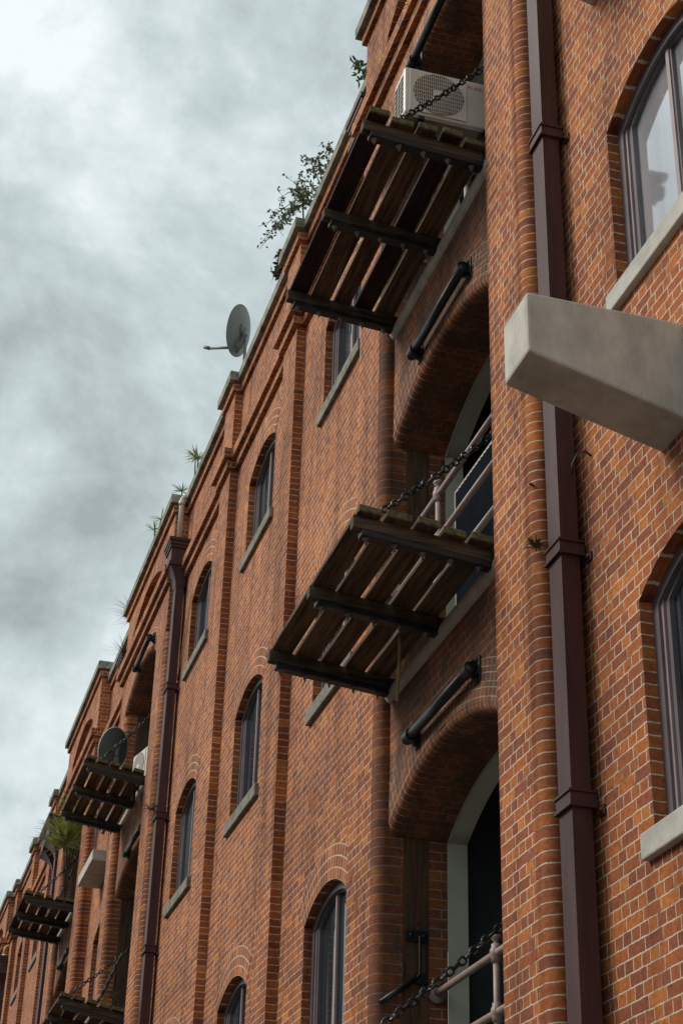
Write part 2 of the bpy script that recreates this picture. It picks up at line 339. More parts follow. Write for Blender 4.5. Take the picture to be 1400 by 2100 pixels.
def extr(mb, path, z0, z1, u0=0.0, mi=0, smooth=False, dirn=1):
    """vertical skin along a plan path (list of (x,y)); uv u = length along the path"""
    u = u0
    for (a, b) in zip(path, path[1:]):
        l = sqrt((a[0]-b[0])**2 + (a[1]-b[1])**2)
        p = [(b[0],b[1],z0),(a[0],a[1],z0),(a[0],a[1],z1),(b[0],b[1],z1)]; uv = [(u+l,z0),(u,z0),(u,z1),(u+l,z1)]
        mb.quad(p, uv, mi, smooth); u += l
def bull(cx, cy, r, a0, a1, n=6):
    return [(cx + r*cos(a0+(a1-a0)*i/n), cy + r*sin(a0+(a1-a0)*i/n)) for i in range(n+1)]
def offset(path, p):
    res = []
    nr = []
    for a, b in zip(path, path[1:]):
        dx, dy = b[0]-a[0], b[1]-a[1]; l = sqrt(dx*dx+dy*dy); nr.append((-dy/l, dx/l))
    for i, v in enumerate(path):
        n1 = nr[max(0, i-1)]; n2 = nr[min(len(nr)-1, i)]
        if i == 0 or i == len(path)-1 or (abs(n1[0]-n2[0])+abs(n1[1]-n2[1])) < 1e-6: res.append((v[0]+p*n2[0], v[1]+p*n2[1])) if i < len(path)-1 else res.append((v[0]+p*n1[0], v[1]+p*n1[1]))
        else: res.append((v[0]+p*(n1[0]+n2[0]), v[1]+p*(n1[1]+n2[1])))
    return res
def band(mb, path, p, z0, z1, yb=None, mi=0, cham=0.0, ends=True):
    """moulding along plan path projecting p; yb = back line (coping) else buried 1 cm into the wall"""
    o = offset(path, p)
    inner = [(q[0], yb) for q in path] if yb is not None else offset(path, -0.012)
    oc = offset(path, p-cham) if cham else o
    zc = z1-cham
    u = 0.0
    for i in range(len(o)-1):
        a, b = o[i], o[i+1]; l = sqrt((a[0]-b[0])**2+(a[1]-b[1])**2)
        mb.quad([(b[0],b[1],z0),(a[0],a[1],z0),(a[0],a[1],zc),(b[0],b[1],zc)], [(u+l,z0),(u,z0),(u,zc),(u+l,zc)], mi)
        if cham:
            c, d = oc[i], oc[i+1]
            mb.quad([(b[0],b[1],zc),(a[0],a[1],zc),(c[0],c[1],z1),(d[0],d[1],z1)], None, mi)
        ia, ib = inner[i], inner[i+1]
        if abs(ia[0]-ib[0]) + abs(ia[1]-ib[1]) > 1e-6:
            mb.quad([(a[0],a[1],z0),(b[0],b[1],z0),(ib[0],ib[1],z0),(ia[0],ia[1],z0)], [(u,0),(u+l,0),(u+l,p),(u,p)], mi)
            c, d = oc[i], oc[i+1]
            mb.quad([(d[0],d[1],z1),(c[0],c[1],z1),(ia[0],ia[1],z1),(ib[0],ib[1],z1)], [(u,0),(u+l,0),(u+l,p),(u,p)], mi)
        else:
            mb.quad([(a[0],a[1],z0),(b[0],b[1],z0),(ia[0],ia[1],z0)], None, mi)
            c, d = oc[i], oc[i+1]; mb.quad([(d[0],d[1],z1),(c[0],c[1],z1),(ia[0],ia[1],z1)], None, mi)
        u += l
    if ends:
        for e, q in ((0, 1), (-1, -1)):
            a = o[e]; i_ = inner[e]; mb.quad([(a[0],a[1],z0),(i_[0],i_[1],z0),(i_[0],i_[1],z1),(a[0],a[1],zc)][::q], None, mi)

# ------------------------------------------------------------------ layout
GZ = -1.6
LEV = [  # window sill top, window springing, door springing, door floor
    dict(sill=3.36, ws=4.91, ds=4.86, fl=2.20),
    dict(sill=7.42, ws=8.93, ds=8.95, fl=6.30),
    dict(sill=11.45, ws=12.72, ds=12.62, fl=10.44)]
HB = [  # near end, opening, far end, parapet top, last-floor lift
    dict(n=9.98, a=10.90, b=13.85, e=14.73, top=15.70, up=0.26),
    dict(n=26.58, a=27.60, b=30.72, e=31.42, top=15.30, up=0.0),
    dict(n=35.05, a=36.00, b=39.10, e=40.10, top=15.58, up=0.12),
    dict(n=53.00, a=53.95, b=57.00, e=57.95, top=15.30, up=0.0)]
PIL = [(18.27, 18.98), (22.33, 23.04), (43.10, 43.83), (47.42, 48.10), (51.62, 52.28)]
WIN = [(8.10, 4.0, 9.98), (16.40, 14.73, 18.27), (20.62, 18.98, 22.33), (24.80, 23.04, 26.58), (33.25, 31.42, 35.05),
       (41.60, 40.10, 43.10), (45.62, 43.83, 47.42), (49.86, 48.10, 51.62), (60.6, 57.95, 63.0)]
YH, YP, YS, RB = 0.25, 0.13, 0.125, 0.115
ZS0, ZS1, ZS2 = 13.50, 13.64, 13.81       # string course
ZTOP = 15.30
DR = 0.42                                  # door arch rise

bld = empty('brick_warehouse', (0, 0, GZ), 'long red brick warehouse with arched windows, loading doors and a stepped stone coping', 'building')
bld.location = (0, 0, 0)

# --- window bays: wall, window, sill
def make_window(xc, zb, zs, kind, sillmat):
    hw, rise = 0.80, 0.25
    fz, R = arcfn(hw, rise)
    fr = MB()
    def frame(h, zbot, spring, rs, wdt, y0, y1, mi=0):
        # arched frame of section wdt, outer half width h
        f1, R1 = arcfn(h, rs); n = 14
        th = asin(h/R1); zc = spring + rs - R1
        outer = [(-h, zbot)] + [(R1*sin(-th+2*th*i/n), zc+R1*cos(-th+2*th*i/n)) for i in range(n+1)] + [(h, zbot)]
        hi = h-wdt; Ri = R1-wdt; thi = asin(min(1, hi/Ri))
        inner = [(-hi, zbot+wdt)] + [(Ri*sin(-thi+2*thi*i/n), zc+Ri*cos(-thi+2*thi*i/n)) for i in range(n+1)] + [(hi, zbot+wdt)]
        for i in range(len(outer)):
            j = (i+1) % len(outer)
            A, B, C, D = outer[i], outer[j], inner[j], inner[i]
            fr.quad([(xc+A[0],y0,A[1]),(xc+D[0],y0,D[1]),(xc+C[0],y0,C[1]),(xc+B[0],y0,B[1])], None, mi)
            fr.quad([(xc+D[0],y0,D[1]),(xc+D[0],y1,D[1]),(xc+C[0],y1,C[1]),(xc+C[0],y0,C[1])], None, mi)
        return hi
    h1 = frame(hw-0.001, zb, zs, rise, 0.085, -0.092, -0.15)
    h2 = frame(h1, zb+0.085, zs-0.005, rise-0.02, 0.03, -0.112, -0.165, 1)
    h3 = frame(h2-0.012, zb+0.12, zs-0.02, rise-0.035, 0.045, -0.128, -0.18)
    fr.box(xc-0.045, xc+0.045, -0.175, -0.138, zb+0.08, zs+rise-0.08)
    fr.box(xc-0.022, xc+0.022, -0.15, -0.126, zb+0.08, zs+rise-0.09, 1)
    f = fr.build('window', [M_FRM, M_FRM2], bld)
    g = MB()
    f1, R1 = arcfn(hw-0.08, rise-0.03)
    n = 12
    for i in range(n):
        xa = -(hw-0.08)+2*(hw-0.08)*i/n; xb = -(hw-0.08)+2*(hw-0.08)*(i+1)/n
        g.quad([(xc+xb,-0.168,zb+0.05),(xc+xa,-0.168,zb+0.05),(xc+xa,-0.168,zs+f1(xa)),(xc+xb,-0.168,zs+f1(xb))])
    g.build('pane', M_GL2 if (sillmat is M_SILLP and zb > 7) else M_GL, f)
    s = MB(); s.box(xc-0.90, xc+0.90, -0.20, 0.055, zb-0.17, zb-0.001)
    sl = s.build('sill', sillmat, f, bevel=0.012)
    return f
for i, (xc, x0, x1) in enumerate(WIN):
    mb = MB()
    lv = LEV
    ops = [(xc, 0.80, l['sill'], l['ws'], 0.25, 0.0) for l in lv]
    wall_panel(mb, x0, x1, GZ, ZTOP-0.19, 0.0, ops)
    for l in lv:
        reveal(mb, xc, 0.80, l['sill'], l['ws'], 0.25, 0.0, -0.21, 1)
        if i == 0: continue
        for k in range(3): ring(mb, xc, 0.80, l['ws'], 0.25, 0.003, 0.0+0.1175*k, 0.1155+0.1175*k, 1)
        ring(mb, xc, 0.80, l['ws'], 0.25, 0.0015, 0.1155, 0.1175+0.1175, 2); ring(mb, xc, 0.80, l['ws'], 0.25, 0.0022, 0.345, 0.362, 2)
        ring(mb, xc, 0.80, l['ws'], 0.25, 0.0042, 0.110, 0.1225, 2); ring(mb, xc, 0.80, l['ws'], 0.25, 0.0042, 0.228, 0.2405, 2)
    mb.quad([(x0,-0.35,ZS2),(x1,-0.35,ZS2),(x1,-0.35,ZTOP-0.1),(x0,-0.35,ZTOP-0.1)], [(x0,0),(x1,0),(x1,2),(x0,2)])
    mb.build('wall', [BR, BH, simple('arch_mortar', (0.60, 0.52, 0.39), 0.9, var=0.3, scale=9) if i == 0 else bpy.data.materials['arch_mortar']], bld)
    for l in lv: make_window(xc, l['sill'], l['ws'], 0, M_SILLP if i == 0 else M_SILL)
# --- pilasters
for (a, b) in PIL:
    mb = MB(); extr(mb, [(a,YP),(b,YP)], GZ, ZTOP-0.19, u0=a)
    for (xx, ya, yb) in ((a, 0, YP), (b, YP, 0)): mb.quad([(xx,yb,GZ),(xx,ya,GZ),(xx,ya,ZTOP-0.19),(xx,yb,ZTOP-0.19)], [(0.117,GZ),(0.003,GZ),(0.003,ZTOP-0.19),(0.117,ZTOP-0.19)], 1)
    mb.build('pilaster', [BR, BH], bld)
# --- loading bays
for i, h in enumerate(HB):
    a, b, n_, e_ = h['a'], h['b'], h['n'], h['e']; xc = (a+b)/2; hw = (b-a)/2; up = h['up']
    mb = MB(); ztopw = h['top']-0.19
    near = [(n_, 0.0)] + bull(n_+RB, YH-RB, RB, pi, pi/2) + bull(a-RB, YH-RB, RB, pi/2, 0) + [(a, -0.43)]
    far = [(b, -0.43)] + bull(b+RB, YH-RB, RB, pi, pi/2) + [(e_, YH), (e_, 0.0)]
    ztj = LEV[2]['ds'] + up
    def strip(pts, mi, ua=0.004, ub=0.236):
        ls = [0.0]
        for p, q in zip(pts, pts[1:]): ls.append(ls[-1] + sqrt((p[0]-q[0])**2+(p[1]-q[1])**2))
        for j in range(len(pts)-1):
            p, q = pts[j], pts[j+1]; u0_ = ua+(ub-ua)*ls[j]/ls[-1]; u1_ = ua+(ub-ua)*ls[j+1]/ls[-1]
            mb.quad([(q[0],q[1],GZ),(p[0],p[1],GZ),(p[0],p[1],ztj),(q[0],q[1],ztj)], [(u1_,GZ),(u0_,GZ),(u0_,ztj),(u1_,ztj)], mi, True)
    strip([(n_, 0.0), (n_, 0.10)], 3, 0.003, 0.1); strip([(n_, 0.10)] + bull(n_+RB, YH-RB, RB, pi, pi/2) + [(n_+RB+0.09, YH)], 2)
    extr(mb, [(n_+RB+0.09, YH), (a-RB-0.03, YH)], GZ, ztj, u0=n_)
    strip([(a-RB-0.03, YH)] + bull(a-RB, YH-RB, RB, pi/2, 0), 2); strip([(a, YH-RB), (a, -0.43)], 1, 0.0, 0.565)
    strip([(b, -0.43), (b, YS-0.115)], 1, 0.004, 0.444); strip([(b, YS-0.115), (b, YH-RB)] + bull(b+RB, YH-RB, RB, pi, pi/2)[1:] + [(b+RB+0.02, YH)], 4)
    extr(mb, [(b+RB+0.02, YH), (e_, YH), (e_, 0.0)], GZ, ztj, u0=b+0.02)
    # top storey: flush face over the arch up to the string course, then parapet with a sunk panel
    panel = (xc, hw+0.02, ZS2+up+0.10, h['top']-1.05, 0.42, 0.0)
    wall_panel(mb, n_, e_, ztj, ZS0+up, YH, [(xc, hw, ztj, ztj, DR, 0.075)], 0)
    wall_panel(mb, n_, e_, ZS0+up, ztopw, YH, [panel], 0)
    extr(mb, [(n_, 0.0), (n_, YH)], ztj, ztopw, u0=0.0); extr(mb, [(e_, YH), (e_, 0.0)], ztj, ztopw)
    extr(mb, [(n_, -0.35), (n_, 0.0)], ZTOP-0.3, ztopw)
    reveal(mb, panel[0], panel[1], panel[2], panel[3], panel[4], YH, YH-0.12, 3)
    wall_panel(mb, panel[0]-panel[1]-0.1, panel[0]+panel[1]+0.1, ZS0, ztopw, YH-0.12, [], 0)
    # sharp corners behind the bullnose ends
    for (xa, xb) in ((n_, n_+RB), (a-RB, a), (b, b+RB)):
        mb.quad([(xa,YH,ztj),(xb,YH,ztj),(xb,YH-RB,ztj),(xa,YH-RB,ztj)], [(xa,0),(xb,0),(xb,.1),(xa,.1)])
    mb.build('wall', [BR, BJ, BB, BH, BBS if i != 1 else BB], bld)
    # recessed faces over each door arch
    for k, l in enumerate(LEV):
        zs = l['ds'] + (up if k == 2 else 0); yf = YS if k < 2 else YH
        fz, R = arcfn(hw, DR); th = asin(hw/R); zc = zs + DR - R
        ar = MB()
        if k < 2: wall_panel(ar, a, b, zs-0.02, LEV[k+1]['fl'], yf, [(xc, hw, zs-0.02, zs, DR, 0.075)], 0)
        nseg = 22
        RA = 0.075
        prof = [(RA*(1-sin(t*pi/12)), yf - RA*(1-cos(t*pi/12))) for t in range(7)]      # radial offset, y
        prof = prof + [(0.0, -0.43)]
        lens = [0.0]
        for p, q in zip(prof, prof[1:]): lens.append(lens[-1] + sqrt((p[0]-q[0])**2+(p[1]-q[1])**2))
        for s_ in range(nseg):
            t0 = -th+2*th*s_/nseg; t1 = -th+2*th*(s_+1)/nseg
            for j in range(len(prof)-1):
                P = lambda q, t: (xc+(R+q[0])*sin(t), q[1], zc+(R+q[0])*cos(t))
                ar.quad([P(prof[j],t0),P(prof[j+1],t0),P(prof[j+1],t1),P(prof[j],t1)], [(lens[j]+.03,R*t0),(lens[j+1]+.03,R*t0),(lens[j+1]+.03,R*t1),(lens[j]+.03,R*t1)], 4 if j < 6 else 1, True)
        yr = yf+0.003
        for q in range(3):
            ring(ar, xc, hw, zs, DR, yr, RA+0.1175*q, RA+0.1155+0.1175*q, 2)
            ring(ar, xc, hw, zs, DR, yr+0.002, RA+0.1115+0.1175*q, RA+0.1195+0.1175*q, 3)
        # springer underside on the jamb
        for sx in (-1, 1):
            xj = xc + sx*hw
            ar.quad([(xj, yf-RA, zs), (xj-sx*0.012, yf-RA, zs), (xj-sx*0.012, -0.43, zs), (xj, -0.43, zs)])
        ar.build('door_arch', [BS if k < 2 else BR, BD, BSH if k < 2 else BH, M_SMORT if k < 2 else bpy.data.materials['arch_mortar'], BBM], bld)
        # rendered lining of the doorway, dark room behind
        ln = MB(); reveal(ln, xc, hw-0.012, l['fl'], zs, DR-0.01, -0.428, -0.62)
        fz2, R2 = arcfn(hw, DR)
        for s_ in range(nseg):      # face ring closing lining to the wall thickness
            t0 = -th+2*th*s_/nseg; t1 = -th+2*th*(s_+1)/nseg
            P = lambda r, t: (xc+(R+r)*sin(t), -0.4285, zc+(R+r)*cos(t))
            ln.quad([P(-0.03,t1),P(-0.03,t0),P(0.01,t0),P(0.01,t1)])
        ln.build('door_lining', M_LIN, bld)
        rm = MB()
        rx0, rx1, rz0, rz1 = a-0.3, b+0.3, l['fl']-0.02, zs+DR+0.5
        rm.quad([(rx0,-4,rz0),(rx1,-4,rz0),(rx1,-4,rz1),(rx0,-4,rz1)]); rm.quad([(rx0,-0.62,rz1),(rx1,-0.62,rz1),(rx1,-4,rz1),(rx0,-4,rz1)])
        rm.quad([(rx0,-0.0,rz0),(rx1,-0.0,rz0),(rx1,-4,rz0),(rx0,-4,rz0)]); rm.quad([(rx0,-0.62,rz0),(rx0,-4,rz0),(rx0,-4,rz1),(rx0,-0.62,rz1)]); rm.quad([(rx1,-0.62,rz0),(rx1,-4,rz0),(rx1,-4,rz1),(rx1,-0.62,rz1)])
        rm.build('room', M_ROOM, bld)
        # timber post built into both jambs
        for xj, s_ in ((a, 1), (b, -1)):
            po = MB()
            xs = sorted((xj-0.02*s_, xj+0.006*s_)); po.box(xs[0], xs[1], -0.255, -0.012, l['fl'], zs-0.005)
            for zz in (l['fl']+1.9, l['fl']+1.2): po.lathe((xj+0.006*s_, -0.14, zz), (s_, 0, 0), [(0.022, 0), (0.018, 0.008), (0, 0.010)], 8)
            po.build('door_post', M_POST, bld)
        lp = MB(); r = 0.085
        ln_ = [(a+0.002, 0, 0)]
        nn = 8
        for j in range(nn):
            t0 = -pi/2+pi*j/nn*0.95; t1 = -pi/2+pi*(j+1)/nn*0.95
            P = lambda t, x: (x, YS-0.02+0.075*cos(t)*1.0, l['fl']-r+r*sin(t))
            lp.quad([P(t0,b-0.002),P(t0,a+0.002),P(t1,a+0.002),P(t1,b-0.002)], None, 0, True)
        lp.quad([(b,YS-0.02,l['fl']-0.001),(a,YS-0.02,l['fl']-0.001),(a,-0.6,l['fl']-0.001),(b,-0.6,l['fl']-0.001)])
        lp.build('threshold', M_LIP, bld)
# --- string course and coping
ends = [4.0]
def plan(x0, x1, hb=True):
    items = [(p[0], p[1], YP) for p in PIL] + ([(h['n'], h['e'], YH) for h in HB] if hb else [])
    pts = [(x0, 0.0)]
    for (p, q, y) in sorted(items):
        if p >= x0 and q <= x1: pts += [(p, 0.0), (p, y), (q, y), (q, 0.0)]
    return pts + [(x1, 0.0)]
segs = [(4.0, 9.98), (14.73, 26.58), (31.42, 35.05), (40.10, 53.0), (57.95, 72.0)]
def bandpart(name, path, mats, lst, yb=None, cham=0.0):
    mb = MB()
    for (p, z0, z1) in lst: band(mb, path, p, z0, z1, yb, 0, cham)
    return mb.build(name, mats, bld)
for (a, b) in segs:
    pth = plan(a, b, False)
    bandpart('string_course', pth, BR, [(0.07, ZS0, ZS1), (0.135, ZS1+0.001, ZS2)])
    bandpart('corbel_course', pth, BR, [(0.055, ZTOP-0.34, ZTOP-0.20)])
    bandpart('coping', pth, M_COP, [(0.125, ZTOP-0.19, ZTOP)], -0.42, 0.03)
for h in HB:
    pth = [(h['n'], 0.0), (h['n'], YH), (h['e'], YH), (h['e'], 0.0)]; u = h['up']
    bandpart('string_course', pth, BR, [(0.07, ZS0+u, ZS1+u), (0.135, ZS1+u+0.001, ZS2+u)])
    pc = [(h['n'], -0.40), (h['n'], YH), (h['e'], YH), (h['e'], -0.40)]
    bandpart('corbel_course', pc, BR, [(0.055, h['top']-0.34, h['top']-0.20)])
    bandpart('coping', pc, M_COP, [(0.125, h['top']-0.19, h['top'])], -0.42, 0.03)
mb = MB(); mb.box(4.0, 72.0, -14.0, -0.36, 14.55, 14.6); mb.box(3.9, 4.0, -14, 0, GZ, 14.6); mb.box(72.0, 72.1, -14, 0, GZ, 14.6)
mb.quad([(4,-0.4,GZ),(72,-0.4,GZ),(72,-0.4,14),(4,-0.4,14)]) if False else None
mb.build('roof', M_CONC, bld)
mb = MB(); wall_panel(mb, 63.0, 72.0, GZ, ZTOP-0.19, 0.0, []); mb.build('wall', BR, bld)

# ------------------------------------------------------------------ concrete beams
def beam(xc, ztop, label):
    mb = MB(); w = 0.21; yo = 1.09
    n = 10
    z_out, z_in = ztop-0.46, ztop-0.76
    x0, x1 = xc-w, xc+w
    for i in range(n):
        ya = yo*i/n; yb = yo*(i+1)/n; za = z_in+(z_out-z_in)*i/n; zb = z_in+(z_out-z_in)*(i+1)/n
        mb.quad([(x0,yb,zb),(x0,ya,za),(x0,ya,ztop),(x0,yb,ztop)]); mb.quad([(x1,ya,za),(x1,yb,zb),(x1,yb,ztop),(x1,ya,ztop)])
        mb.quad([(x0,yb,zb),(x1,yb,zb),(x1,ya,za),(x0,ya,za)]); mb.quad([(x0,ya,ztop),(x1,ya,ztop),(x1,yb,ztop),(x0,yb,ztop)])
    mb.quad([(x1,yo,z_out),(x0,yo,z_out),(x0,yo,ztop),(x1,yo,ztop)])
    o = mb.build('concrete_beam', M_CONC, None, bevel=0.02)
    return tag(o, label, 'concrete beam', 'concrete beams jutting from the wall')
beam(8.22, 6.53, 'beige painted concrete beam jutting out across the maroon downpipe between the two big arched windows')
beam(8.80, 11.15, 'corner of a grey concrete beam cut off by the top edge of the picture beside the downpipe')

# ------------------------------------------------------------------ downpipes
def downpipe(x0, w, yf, z0, z1, collars, label, hopper=None, ears=True):
    e = empty('downpipe', (x0+w/2, 0, GZ), label, 'downpipe', 'maroon downpipes down the facade'); ox, oz = x0+w/2, GZ
    def loc(mb):
        mb.v = [(v[0]-ox, v[1], v[2]-oz) for v in mb.v]; return mb
    p = MB(); p.box(x0, x0+w, 0.055, yf, z0, z1); loc(p).build('pipe', M_MAR, e, bevel=0.003)
    for zc in collars:
        c = MB(); t = 0.016
        c.box(x0-t, x0+w+t, 0.02, yf+t, zc-0.055, zc+0.055)
        c.box(x0-t-0.012, x0+w+t+0.012, 0.018, yf+t+0.012, zc+0.040, zc+0.060); c.box(x0-t-0.012, x0+w+t+0.012, 0.018, yf+t+0.012, zc-0.062, zc-0.045)
        if ears:
            c.box(x0-0.095, x0-t, 0.002, 0.018, zc-0.12, zc-0.05); c.lathe((x0-0.065, 0.018, zc-0.085), (0, 1, 0), [(0.022, 0), (0.018, 0.014), (0, 0.02)], 10)
        loc(c).build('collar', M_MAR, e, bevel=0.004)
    if hopper:
        hx0, hx1, hy, hz0, hz1 = hopper
        c = MB(); H = hz1-hz0; zb = hz0+H*0.42
        c.box(hx0+0.06, hx1-0.06, 0.02, hy-0.06, zb, hz1-0.02)
        for k, (pz, ex) in enumerate(((0.0, 0.0), (0.07, 0.018), (0.13, 0.036))): c.box(hx0+ex, hx1-ex, 0.018+0.001*k, hy-ex, hz1-pz-0.068, hz1-pz)
        c.box(hx0+0.03, hx1-0.03, 0.019, hy-0.03, zb-0.02, zb+0.05)
        # tapered outlet
        T = [(hx0+0.06, 0.03), (hx1-0.06, 0.03), (hx1-0.06, hy-0.06), (hx0+0.06, hy-0.06)]; B = [(x0-0.01, 0.03), (x0+w+0.01, 0.03), (x0+w+0.01, yf+0.01), (x0-0.01, yf+0.01)]
        nz = 5
        for j in range(nz):
            f0 = j/nz; f1 = (j+1)/nz; g0 = 1-(1-f0)**1.7; g1 = 1-(1-f1)**1.7
            R0 = [(T[q][0]+(B[q][0]-T[q][0])*g0, T[q][1]+(B[q][1]-T[q][1])*g0, zb-0.02-(zb-hz0)*f0) for q in range(4)]
            R1 = [(T[q][0]+(B[q][0]-T[q][0])*g1, T[q][1]+(B[q][1]-T[q][1])*g1, zb-0.02-(zb-hz0)*f1) for q in range(4)]
            for q in range(4): c.quad([R1[q], R1[(q+1)%4], R0[(q+1)%4], R0[q]])
        loc(c).build('hopper', M_MAR, e, bevel=0.008)
    return e
downpipe(9.655, 0.215, 0.20, GZ, 14.3, [9.56, 5.67, 3.80], 'large maroon square downpipe running full height of the picture beside the nearest brick pier')
downpipe(26.22, 0.24, 0.20, GZ, 13.4, [11.40, 9.10, 6.9], 'maroon downpipe under a moulded hopper with a white pipe dropping into it', hopper=(26.10, 26.66, 0.40, 13.32, 14.22))
downpipe(14.76, 0.14, 0.12, GZ, 13.9, [9.5], 'maroon hopper and downpipe tucked behind the uppermost timber platform', hopper=(14.76, 15.42, 0.31, 13.80, 14.58))
downpipe(31.44, 0.12, 0.10, GZ, 13.6, [9.5], 'small maroon hopper under the parapet just beyond the second stack of loading doors', hopper=(31.44, 32.10, 0.36, 13.60, 14.35))
downpipe(41.05, 0.26, 0.22, GZ, 13.0, [11.5, 8.6], 'maroon downpipe and hopper beside the spiky plants, nearer of the far pair', hopper=(41.0, 41.9, 0.50, 12.9, 13.95))
downpipe(42.35, 0.10, 0.12, GZ, 13.1, [11.6], 'thin pale-edged downpipe under the farther hopper of the far pair', hopper=(42.1, 43.0, 0.48, 12.9, 14.0), ears=False)
downpipe(52.5, 0.3, 0.25, GZ, 12.3, [10], 'dark maroon hopper and downpipe at the far left edge of the picture', hopper=(52.2, 53.0, 0.42, 12.2, 13.1))

# ------------------------------------------------------------------ white overflow pipes
def elbow(pts, r, mat, label, cat='pipe', collar=None, mat2=None):
    p0 = Vector(pts[0]); mb = MB(); mb.tube([Vector(p)-p0 for p in pts], r, 14, 0)
    if collar:
        for c in collar: mb.lathe(Vector(c[0])-p0, c[1], [(r, 0), (r+0.014, 0), (r+0.014, 0.09), (r, 0.09)], 14, 1 if mat2 else 0)
    o = mb.build('overflow_pipe', [mat, mat2] if mat2 else mat, None); o.location = p0
    return tag(o, label, cat)
cz = 15.06
arc = [(26.28, 0.20-0.10+0.10*cos(t), cz+0.10*sin(t)) for t in [pi*k/16 for k in range(9)]]
elbow([(26.28, 0.20, 14.2), (26.28, 0.20, cz-0.02)] + arc + [(26.28, 0.0, cz+0.10)], 0.048, M_PVC, 'cream plastic overflow pipe with an elbow dropping into the maroon hopper', 'pipe', [((26.28, 0.20, cz-0.10), (0, 0, 1))])
arc = [(52.6, 0.22-0.12+0.12*cos(t), 13.35+0.12*sin(t)) for t in [pi*k/16 for k in range(9)]]
elbow([(52.6, 0.22, 13.1), (52.6, 0.22, 13.33)] + arc + [(52.6, 0.0, 13.47)], 0.07, M_ORG, 'orange and pale plastic pipe elbow above the hopper at the far left edge', 'pipe', [((52.6, 0.22, 13.12), (0, 0, 1))], M_BLUE)

# ------------------------------------------------------------------ timber loading platforms
def chain_mesh(p0, p1, name, parent, link=0.085, r=0.0105, sag=0.03):
    p0 = Vector(p0); p1 = Vector(p1); n = max(4, int((p1-p0).length/(link*0.70)))
    mb = MB(); d = (p1-p0).normalized(); side = d.cross(Vector((0,0,1))).normalized(); upv = side.cross(d)
    for i in range(n):
        f = (i+0.5)/n; c = p0.lerp(p1, f) - Vector((0, 0, sag*4*f*(1-f)))
        a, b = (d, side) if i % 2 else (d, upv)
        th = 0.35*sin(i*2.3); b = (b*cos(th) + a.cross(b)*sin(th)).normalized()
        pts = []
        L2, W2 = link/2-r, 0.026
        for k in range(12):
            t = 2*pi*k/12
            x = (L2-W2)*(1 if cos(t) > 0 else -1) + W2*cos(t) if abs(cos(t)) > 1e-6 else 0
            pts.append(c + a*x + b*(W2*sin(t)))
        pts.append(pts[0]); pts.append(pts[1])
        mb.tube(pts, r, 6, 0, caps=False)
    return mb.build(name, M_CHAIN, parent, merge=False)
def platform(idx, xs, yw, yo, zw, zo, dark, label, chains, near_cut=0.0):
    """bearers at xs (three) from the wall (yw,zw) out to (yo,zo): underside heights of the timber"""
    e = empty('loading_platform', (xs[1], yw, zw), label, 'loading platform', 'timber loading platforms at the doors')
    O = Vector((xs[1], yw, zw)); sl = (zo-zw)/(yo-yw)
    def zl(y): return (y-yw)*sl
    def skewbox(mb, x0, x1, y0, y1, z0, z1, mi=0):
        i0 = len(mb.v); mb.box(x0, x1, y0, y1, z0, z1, mi)
        for k in range(i0, len(mb.v)):
            v = mb.v[k]; mb.v[k] = (v[0]-O.x, v[1]-O.y, v[2]+zl(v[1])+zw-O.z)
    bears = []
    for j, x in enumerate(xs):
        b = MB(); skewbox(b, x-0.045, x+0.045, yw, yo, 0.0, 0.115); bo = b.build('bearer', M_BEAR, e, bevel=0.01); bears.append(bo)
        s = MB(); skewbox(s, x-0.052, x+0.052, yw+0.01, yo-0.07, -0.055, -0.003); s.build('iron_strap', M_IRON, bo, bevel=0.006)
    ys = [yw+0.005 + (yo-yw-0.01)*k/5 for k in range(6)]
    for k in range(5):
        g = 0.028 + 0.014*((k*7+idx*3) % 3)
        p = MB(); ex = 0.09+0.05*((k*5+idx) % 3)/2; dz = random.uniform(-0.004, 0.006)
        skewbox(p, xs[0]-ex, xs[2]+0.06, ys[k]+g/2, ys[k+1]-g/2, 0.117+dz, 0.165+dz+0.004*((k*3) % 2))
        # mossy end grain block
        y0_, y1_ = ys[k]+g/2-0.001, ys[k+1]-g/2+0.001
        po = p.build('plank', M_PLKD if k in dark else M_PLK, e, bevel=0.006)
        q = MB(); skewbox(q, xs[0]-ex-0.03, xs[0]-ex+0.002, y0_, y1_, 0.112, 0.175); q.build('plank_end', M_END, po, bevel=0.01)
    bm0 = None
    for x in xs:
        for k in range(5):
            bo = MB()
            y = (ys[k]+ys[k+1])/2; c = (x-O.x, y-O.y, zl(y)-0.055)
            bo.lathe(c, (0, 0, -1), [(0.0, -0.002), (0.030, -0.002), (0.030, 0.006), (0.016, 0.012), (0.014, 0.03), (0.010, 0.032), (0.009, 0.055), (0, 0.056)], 10)
            bo.build('bolt', M_BOLT, bears[xs.index(x)])
    for x in xs:
        hi = MB(); hi.box(x-0.07-O.x, x+0.07-O.x, -0.06, 0.03, -0.03, 0.10); hi.lathe((x-0.09-O.x, -0.01, 0.02), (1, 0, 0), [(0, 0), (0.035, 0), (0.035, 0.18), (0, 0.18)], 10)
        hi.build('hinge', M_IRON, e, bevel=0.004)
    for (p0, p1) in chains:
        co = chain_mesh(Vector(p0)-O, Vector(p1)-O, 'chain', e)
    return e
def std_chains(x_near, x_far, yo, z, a, b, zt):
    return [((x_near+0.06, yo-0.22, z+0.20), (x_near+0.10, -0.16, z+1.42)), ((x_far-0.05, yo-0.22, z+0.20), (b-0.03, -0.14, z+1.40))]
platform(0, (11.10, 12.40, 13.78), 0.15, 1.33, 10.39, 10.48, (1, 4), 'topmost dark timber loading platform carrying the cream air conditioner', [((11.10, 1.04, 10.66), (11.12, 0.0, 11.78))])
